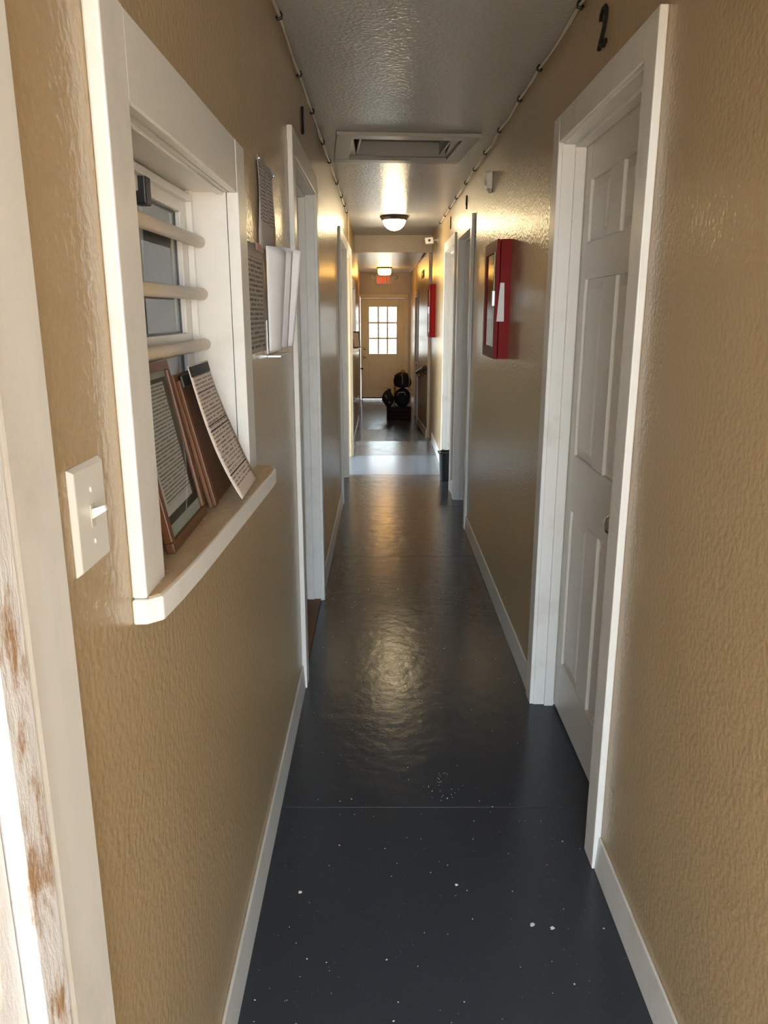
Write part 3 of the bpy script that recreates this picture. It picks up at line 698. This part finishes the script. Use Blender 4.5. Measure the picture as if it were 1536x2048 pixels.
# ------------------------------------------------------------------ bin
b = empty('waste_bin', (0.607, 7.12, 0.0)); tag(b, 'small black bin standing against the right door', 'bin')
MB().lathe([(0.055, 0.0), (0.060, 0.004), (0.072, 0.262), (0.078, 0.264), (0.078, 0.274), (0.070, 0.274), (0.058, 0.02), (0.02, 0.018)], (0, 0, 0), 28).build('body', 'black_rubber', b, smooth=False)
lin = MB(); 
lin.tube([(0.078 * math.cos(a) * (1 + 0.03 * math.sin(5 * a)), 0.078 * math.sin(a) * (1 + 0.03 * math.sin(5 * a)), 0.268 + 0.006 * math.sin(7 * a)) for a in [2 * math.pi * k / 28 for k in range(29)]], 0.0075, 8)
lin.build('bag_liner', 'bag_liner', b, smooth=True)

# ------------------------------------------------------------------ end door
ed = empty('door_6'); struct(ed, 'white outside door with a nine pane window at the far end', 'door')
ya_, yb_ = YE + 0.035, YE + 0.08
gx0, gx1, gz0, gz1 = -0.262, 0.298, 0.712, 1.648
dzb = ZE + 0.035
box('stile', 'end_door_paint', ed, DX0, gx0 - 0.02, ya_, yb_, dzb, DZ1, 0.002)
box('stile', 'end_door_paint', ed, gx1 + 0.02, DX1, ya_, yb_, dzb, DZ1, 0.002)
box('rail', 'end_door_paint', ed, gx0 - 0.02, gx1 + 0.02, ya_, yb_, gz1 + 0.02, DZ1, 0.002)
box('lower_panel', 'end_door_paint', ed, gx0 - 0.02, gx1 + 0.02, ya_, yb_, dzb, gz0 - 0.02, 0.002)
for (a, b_, c_, d2) in ((gx0 - 0.035, gx1 + 0.035, gz0 - 0.035, gz0), (gx0 - 0.035, gx1 + 0.035, gz1, gz1 + 0.035), (gx0 - 0.035, gx0, gz0, gz1), (gx1, gx1 + 0.035, gz0, gz1)):
    box('glazing_frame', 'end_door_paint', ed, a, b_, ya_ - 0.010, yb_ + 0.01, c_, d2, 0.003)
gw, gh = (gx1 - gx0) / 3, (gz1 - gz0) / 3
for k in (1, 2):
    box('muntin', 'end_door_paint', ed, gx0 + gw * k - 0.017, gx0 + gw * k + 0.017, ya_ + 0.008, yb_ - 0.008, gz0, gz1)
    box('muntin', 'end_door_paint', ed, gx0, gx1, ya_ + 0.009, yb_ - 0.009, gz0 + gh * k - 0.017, gz0 + gh * k + 0.017)
for i in range(3):
    for j in range(3):
        box('pane', 'glass', ed, gx0 + gw * i + 0.017 * (i > 0), gx0 + gw * (i + 1) - 0.017 * (i < 2), ya_ + 0.020, ya_ + 0.023, gz0 + gh * j + 0.017 * (j > 0), gz0 + gh * (j + 1) - 0.017 * (j < 2))
for (a, b_) in ((gx0 + 0.0, 0.005), (0.035, gx1)):
    fr_ = MB(); z0_, z1_ = 0.02, 0.56
    fr_.box(a, b_, ya_ - 0.006, ya_, z0_, z0_ + 0.02).box(a, b_, ya_ - 0.006, ya_, z1_ - 0.02, z1_).box(a, a + 0.02, ya_ - 0.006, ya_, z0_ + 0.02, z1_ - 0.02).box(b_ - 0.02, b_, ya_ - 0.006, ya_, z0_ + 0.02, z1_ - 0.02)
    fr_.build('panel_moulding', 'end_door_paint', ed, 0.002)
kp = [(0.030, 0.0), (0.030, -0.006), (0.012, -0.010), (0.011, -0.030), (0.026, -0.042), (0.026, -0.056), (0.010, -0.066)]
MB().lathe(kp, (-0.362, ya_, 0.66), 20, 'y').build('knob', 'brass', ed, smooth=True)
MB().lathe([(0.028, 0.0), (0.028, -0.010), (0.016, -0.014), (0.008, -0.018)], (-0.362, ya_, 0.82), 20, 'y').build('deadbolt', 'brass', ed, smooth=True)
box('sweep', 'black_rubber', ed, DX0, DX1, ya_ - 0.008, ya_ - 0.001, dzb - 0.012, dzb + 0.014)
te = empty('trim_8'); struct(te, 'cream casing around the far outside door', 'door frame')
box('casing_board', 'end_door_paint', te, DX0 - 0.012, DX0 - 0.0, YE - 0.02, YE + 0.12, ZE, DZ1 + 0.005, 0.002)
box('casing_board', 'end_door_paint', te, DX1, DX1 + 0.09, YE - 0.02, YE, ZE, DZ1 + 0.09, 0.002)
box('jamb_board', 'end_door_paint', te, DX1, DX1 + 0.02, YE, YE + 0.12, ZE, DZ1 + 0.005, 0.002)
box('head_casing', 'end_door_paint', te, DX0 - 0.012, DX1, YE - 0.02, YE, DZ1 + 0.005, DZ1 + 0.09, 0.002)
box('door_stop', 'end_door_paint', te, DX0 - 0.012, DX1 + 0.02, YE + 0.082, YE + 0.115, DZ1 - 0.02, DZ1 + 0.004)
box('door_stop', 'end_door_paint', te, DX0, DX0 + 0.02, YE + 0.082, YE + 0.115, ZE, DZ1 - 0.02)
box('door_stop', 'end_door_paint', te, DX1 - 0.02, DX1, YE + 0.082, YE + 0.115, ZE, DZ1 - 0.02)
box('head_jamb', 'end_door_paint', te, DX0 - 0.012, DX1 + 0.02, YE, YE + 0.12, DZ1 + 0.005, DZ1 + 0.02, 0.002)
struct(box('trim_12', 'steel', None, DX0, DX1, YE + 0.0, YE + 0.12, ZE, ZE + 0.014, 0.003), 'metal threshold under the far outside door', 'threshold')

# exit sign with lamp heads
x_ = empty('exit_sign', (0.037, YE, 2.185)); tag(x_, 'lit exit sign with two lamp heads above the far door', 'exit sign')
box('housing', 'plastic_white', x_, -0.160, 0.160, -0.05, 0, -0.095, 0.095, 0.005)
def letter(name, segs, ox):
    m = MB()
    for (a, b_) in segs:
        a = Vector((a[0], 0, a[1])); b2 = Vector((b_[0], 0, b_[1])); dr = (b2 - a).normalized(); nn = Vector((-dr.z, 0, dr.x)) * 0.0085
        pts = []
        for yy in (-0.050, -0.053):
            for q in (a - nn, b2 - nn, b2 + nn, a + nn): pts.append((q.x + ox, yy, q.z - 0.010))
        m.hexa(pts)
    m.build(name, 'exit_red', x_)
hh, ww = 0.055, 0.022
letter('letter_e', [((-ww, -hh), (-ww, hh)), ((-ww, hh), (ww, hh)), ((-ww, 0), (ww * .8, 0)), ((-ww, -hh), (ww, -hh))], -0.100)
letter('letter_x', [((-ww * 1.2, -hh), (ww * 1.2, hh)), ((-ww * 1.2, hh), (ww * 1.2, -hh))], -0.030)
letter('letter_i', [((0, -hh), (0, hh))], 0.030)
letter('letter_t', [((0, -hh), (0, hh)), ((-ww * 1.2, hh), (ww * 1.2, hh))], 0.090)
for sgn in (-1, 1):
    box('lamp_arm', 'plastic_white', x_, sgn * 0.160, sgn * 0.19, -0.035, -0.015, 0.035, 0.055)
    MB().lathe([(0.030, -0.02), (0.046, -0.055), (0.044, -0.062), (0.020, -0.066)], (sgn * 0.236, 0, 0.045), 20, 'y').build('lamp_head', 'plastic_white', x_, smooth=True)

# far corridor doors
e = empty('trim_9'); struct(e, 'pale casing of the far right doorway beside the bags', 'door frame')
box('casing_board', 'trim', e, XR2, XR2 - 0.02, 12.66, 12.75, ZE, 1.87, 0.003)
box('casing_board', 'trim', e, XR2, XR2 - 0.02, 13.62, 13.71, ZE, 1.87, 0.003)
box('head_casing', 'trim', e, XR2, XR2 - 0.019, 12.75, 13.62, 1.785, 1.87, 0.003)
dr7 = empty('door_7'); struct(dr7, 'closed pale door in the far right wall beside the bags', 'door')
box('slab', 'door_paint', dr7, XR2 + 0.03, XR2 + 0.07, 12.752, 13.618, ZE + 0.01, 1.788, 0.002)
for z0_, z1_ in ((0.0, 0.6), (0.8, 1.4)):
    box('panel', 'door_paint', dr7, XR2 + 0.022, XR2 + 0.03, 12.87, 13.13, z0_, z1_, 0.003); box('panel', 'door_paint', dr7, XR2 + 0.022, XR2 + 0.03, 13.24, 13.50, z0_, z1_, 0.003)
knob(dr7, 'nickel', (XR2 + 0.03, 12.83, 0.72), -1)
ang = math.atan2(ylerp(YE) - ylerp(HEAD), YE - HEAD)
lx = ylerp(14.1)
e = empty('trim_10', (lx, 14.1, ZE), -ang); struct(e, 'pale casing around the door left of the far outside door', 'door frame')
box('casing_board', 'trim', e, 0.001, 0.02, -0.09, 0.0, 0, 2.08, 0.003); box('casing_board', 'trim', e, 0.001, 0.02, 0.86, 0.95, 0, 2.08, 0.003); box('head_casing', 'trim', e, 0.001, 0.019, 0.0, 0.86, 1.99, 2.08, 0.003)
e = empty('door_8', (lx, 14.1, ZE), -ang); struct(e, 'closed door in the left wall close to the far outside door', 'door')
box('slab', 'door_paint', e, 0.001, 0.009, 0.004, 0.856, 0.01, 1.988, 0.002)
for z0_, z1_ in ((0.2, 0.8), (1.0, 1.8)):
    box('panel', 'door_paint', e, 0.009, 0.013, 0.12, 0.38, z0_, z1_, 0.003); box('panel', 'door_paint', e, 0.009, 0.013, 0.48, 0.74, z0_, z1_, 0.003)
MB().lathe([(0.03, 0.009), (0.03, 0.014), (0.012, 0.018), (0.011, 0.035), (0.027, 0.045), (0.026, 0.06), (0.008, 0.068)], (0, 0.79, 0.74), 18, 'x').build('knob', 'black_metal', e, smooth=True)
# handrail along the ramp
hr = empty('handrail'); tag(hr, 'dark sloping handrail beside the ramp on the right', 'handrail')
MB().tube([(0.548, 9.98, 0.855), (0.540, 10.05, 0.848), (0.540, 12.05, 0.640), (0.548, 12.12, 0.632)], 0.026, 12).build('rail', 'rail_wood', hr, smooth=True)
for y in (10.25, 11.1, 11.9):
    z = 0.848 - (y - 10.05) * 0.104
    MB().tube([(XR2, y, z - 0.075), (0.555, y, z - 0.07), (0.540, y, z - 0.045), (0.540, y, z - 0.018)], 0.006, 8).build('bracket', 'bronze', hr, smooth=True)
    MB().lathe([(0.024, -0.005), (0.024, 0.0)], (XR2, y, z - 0.075), 14, 'x').build('bracket_plate', 'bronze', hr)
sg = empty('wall_sign', (XR2, 11.4, 2.06)); tag(sg, 'small dark square plate high on the far right wall', 'sign')
box('plate', 'brown_board', sg, -0.010, 0, -0.30, 0.30, -0.05, 0.05, 0.003); box('face', 'wire_white', sg, -0.0115, -0.010, -0.12, 0.12, -0.018, 0.018)

# little photo frame on the farther sill
pf = empty('photo_frame'); tag(pf, 'small dark photo frame standing on the farther window sill', 'frame')
for (a, b_, c_, d2) in ((0, 0.15, 0, 0.012), (0, 0.15, 0.168, 0.18), (0, 0.012, 0.012, 0.168), (0.138, 0.15, 0.012, 0.168)): box('frame_bar', 'black_metal', pf, a, b_, c_, d2, -0.006, 0.006, 0.001)
box('photo', 'photo_print', pf, 0.012, 0.138, 0.012, 0.168, -0.003, 0.001)
box('easel', 'black_metal', pf, 0.06, 0.09, 0.0, 0.14, -0.012, -0.006)
local_to(pf, (-0.315, 8.70, 1.152), (0.55, 1, 0), (-0.10, 0.05, 1))

# ------------------------------------------------------------------ bags by the end door
PY = 13.35
ck = empty('wooden_crate', (0.29, PY, ZE)); tag(ck, 'dark reddish wooden crate under the heap of bags', 'crate')
cw_, cd, ch = 0.42, 0.40, 0.19
for k in range(3):
    z = 0.004 + k * 0.063
    box('slat', 'dark_crate_wood', ck, -cw_ / 2, cw_ / 2, -cd / 2, -cd / 2 + 0.014, z, z + 0.055, 0.002); box('slat', 'dark_crate_wood', ck, -cw_ / 2, cw_ / 2, cd / 2 - 0.014, cd / 2, z, z + 0.055, 0.002)
    box('slat', 'dark_crate_wood', ck, -cw_ / 2, -cw_ / 2 + 0.014, -cd / 2 + 0.015, cd / 2 - 0.015, z, z + 0.055, 0.002); box('slat', 'dark_crate_wood', ck, cw_ / 2 - 0.014, cw_ / 2, -cd / 2 + 0.015, cd / 2 - 0.015, z, z + 0.055, 0.002)
box('bottom', 'dark_crate_wood', ck, -cw_ / 2 + 0.015, cw_ / 2 - 0.015, -cd / 2 + 0.015, cd / 2 - 0.015, 0.004, 0.014); box('lid', 'dark_crate_wood', ck, -cw_ / 2, cw_ / 2, -cd / 2, cd / 2, ch + 0.0005, ch + 0.014, 0.002)
top_z = ZE + ch + 0.0145
bg1 = empty('duffel_bag', (0.352, PY, top_z)); tag(bg1, 'large black duffel bag lying on the wooden crate', 'bag')
MB().blob((0, 0, 0.150), (0.142, 0.185, 0.165), 0.12, 24, 14, 0.045, 3).build('body', 'black_fabric', bg1, smooth=True)
MB().tube([(-0.09, -0.16, 0.19), (-0.07, -0.195, 0.25), (0.02, -0.195, 0.26), (0.05, -0.16, 0.20)], 0.010, 8).build('handle', 'strap_grey', bg1, smooth=True)
MB().tube([(-0.15, 0, 0.20), (0, -0.01, 0.245), (0.15, 0, 0.21)], 0.004, 6).build('zip', 'black_metal', bg1, smooth=True)
bg2 = empty('backpack', (0.355, PY + 0.01, top_z + 0.304)); tag(bg2, 'black backpack with pale straps on top of the heap', 'backpack')
MB().blob((0, 0, 0.13), (0.150, 0.14, 0.145), 0.25, 22, 14, 0.09, 9).build('body', 'black_fabric', bg2, smooth=True)
MB().blob((0, -0.115, 0.09), (0.085, 0.04, 0.075), 0.0, 16, 10, 0.05, 5).build('front_pocket', 'navy_fabric', bg2, smooth=True)
for sx in (-0.02, 0.095): MB().tube([(sx, -0.09, 0.255), (sx + 0.012, -0.145, 0.20), (sx + 0.016, -0.158, 0.11), (sx + 0.005, -0.14, 0.05)], 0.007, 6).build('strap', 'strap_grey', bg2, smooth=True)
MB().tube([(-0.03, 0, 0.27), (-0.02, 0, 0.30), (0.03, 0, 0.30), (0.04, 0, 0.27)], 0.007, 6).build('handle', 'black_fabric', bg2, smooth=True)
bg3 = empty('drawstring_bag', (0.105, PY - 0.05, top_z)); tag(bg3, 'round navy bag bulging over the left end of the crate', 'bag')
MB().blob((0, 0, 0.135), (0.096, 0.14, 0.145), 0.08, 20, 14, 0.13, 12).build('body', 'navy_fabric', bg3, smooth=True)
MB().tube([(-0.05, -0.10, 0.21), (-0.02, -0.142, 0.15), (0.03, -0.15, 0.07)], 0.009, 6).build('cord', 'strap_grey', bg3, smooth=True)
MB().lathe([(0.034, 0.262), (0.024, 0.282), (0.040, 0.300)], (0.02, 0, 0), 12).build('neck', 'navy_fabric', bg3, smooth=True)
tb = empty('cardboard_tube', (0.222, PY + 0.17, top_z)); tag(tb, 'tan cardboard tube leaning behind the duffel bag', 'tube')
MB().tube([(-0.01, 0.0, 0.0), (0.015, 0.0, 0.52)], 0.022, 14).build('tube', 'tan_cardboard', tb, smooth=False)
MB().lathe([(0.024, 0.0), (0.024, 0.012)], (0.0152, 0.0, 0.518), 14).build('cap', 'strap_grey', tb)

# ------------------------------------------------------------------ floor specks and flakes
rnd = random.Random(3)
m = MB()
for k in range(190):
    y = 1.25 + 3.2 * rnd.random() ** 1.7; x = rnd.uniform(L + 0.03, R - 0.03); r = rnd.choice((0.0010, 0.0012, 0.0015, 0.0021)); a = rnd.uniform(0, 3.14)
    if k < 26: x, y = rnd.gauss(0.20, 0.035), rnd.gauss(2.24, 0.05)
    ca, sa = math.cos(a) * r, math.sin(a) * r; st = rnd.uniform(0.5, 1.5)
    i = len(m.v)
    pl = [(x + ca * st, y + sa * st), (x - sa, y + ca), (x - ca * st, y - sa * st), (x + sa, y - ca)]
    m.prism(pl, 0.0002, 0.0009)
tag(m.build('floor_specks', 'chip_white'), 'tiny pale specks of dust scattered over the dark floor', 'dust', kind='stuff')
for (x, y, s, lab) in ((0.388, 1.654, 1.0, 'curled white paint flake, left of a pair on the floor'), (0.437, 1.643, 0.85, 'white paint flake, right of a pair by the right baseboard'), (0.205, 1.798, 0.6, 'thin white flake in the middle of the near floor'), (-0.224, 1.771, 0.7, 'pale grey flake near the left baseboard')):
    pts = [(0.007 * s * (0.5 + 0.7 * abs(math.sin(k * 1.7 + x * 9))) * math.cos(k * math.pi / 5) + x, 0.006 * s * (0.4 + 0.8 * abs(math.cos(k * 2.3 + y * 5))) * math.sin(k * math.pi / 5) + y) for k in range(10)]
    tag(MB().prism(pts, 0.0002, 0.0016).build('paint_flake', 'chip_white'), lab, 'flake')

# ------------------------------------------------------------------ outdoors
struct(box('ground', 'concrete_ground', None, -14, 14, -25, Y0 - 0.05, -0.16, -0.03), 'pale concrete ground outside the entry', 'ground')
struct(box('ground', 'concrete_ground', None, -10, 12, YE + 0.125, 40, ZE - 0.15, ZE - 0.02), 'pale concrete yard beyond the far door', 'ground')
struct(box('ground', 'concrete_ground', None, -14, -1.01, 3.2, 14.5, -0.16, -0.03), 'pale concrete yard outside the side passage', 'ground')
nh = empty('neighbour_house', (0.0, 24.0, ZE)); tag(nh, 'white sided house glimpsed through the far door window', 'house')
box('wall', 'siding_white', nh, -5, 6, 0, 0.2, 0, 3.2)
for k in range(14): box('siding_board', 'siding_white', nh, -5, 6, -0.02, 0, 0.1 + 0.2 * k, 0.29 + 0.2 * k, 0.004)
fz = box('window_frame', 'trim', nh, -0.55, 0.1, -0.05, -0.021, 0.55, 1.25, 0.005)
box('pane', 'strap_grey', nh, -0.50, 0.05, -0.056, -0.051, 0.60, 1.20)
box('window_bar', 'trim', nh, -0.50, 0.05, -0.062, -0.057, 0.88, 0.92)
pr = empty('sky_blocker_roof', (0, Y0, 2.35)); struct(pr, 'unseen roof added to cut skylight at the open entry', 'sky blocker')  # made-up roof out of view, holds back skylight at the doorway
box('deck', 'siding_white', pr, -2.6, 2.8, -3.1, -0.05, 0.12, 0.18)
for k in range(7): box('rafter', 'siding_white', pr, -2.5 + 0.85 * k, -2.41 + 0.85 * k, -3.1, -0.05, 0.0, 0.12)
m = MB(); m.box(-1.25, -1.15, -2.5, Y0 - 0.001, -0.03, 2.35).box(1.45, 1.55, -2.5, Y0 - 0.001, -0.03, 2.35)
struct(m.build('wall_sky_blocker', 'wall'), 'unseen tan side walls added to dim the entry light', 'wall')  # walls added out of view so less light reaches the near frame
struct(MB().box(1.70, 1.80, Y0 + 0.12, YE, -0.5, T).box(R + WT, 1.70, YE - 0.1, YE, -0.5, T).box(R + WT, 1.75, Y0 + 0.12, YE, -0.62, -0.5).build('wall_outer_right', 'siding_white'), 'pale outside wall along the right of the building', 'wall')
struct(MB().box(-1.1, -1.0, 2.98, 5.0, 0, T).build('wall_outer_left', 'siding_white'), 'pale outside wall behind the first left door', 'wall')
# roof over everything so that no sky leaks between the walls
struct(box('roof', 'office_wall', None, -2.7, 2.7, Y0, 5.0, 2.72, 2.80), 'flat roof above the near corridor and office', 'roof')
struct(box('roof', 'office_wall', None, -1.0, 2.7, 5.0, YE + 0.12, 2.72, 2.80), 'flat roof above the far corridor', 'roof')
struct(MB().box(-1.0, L - WT, 4.9, 5.0, 0, T).box(-1.1, -1.0, 5.0, 7.3, 0, T).box(-1.1, -1.0, 8.4, YE, -0.3, T).build('wall_outer_left', 'siding_white'), 'pale outside wall along the left of the building', 'wall')
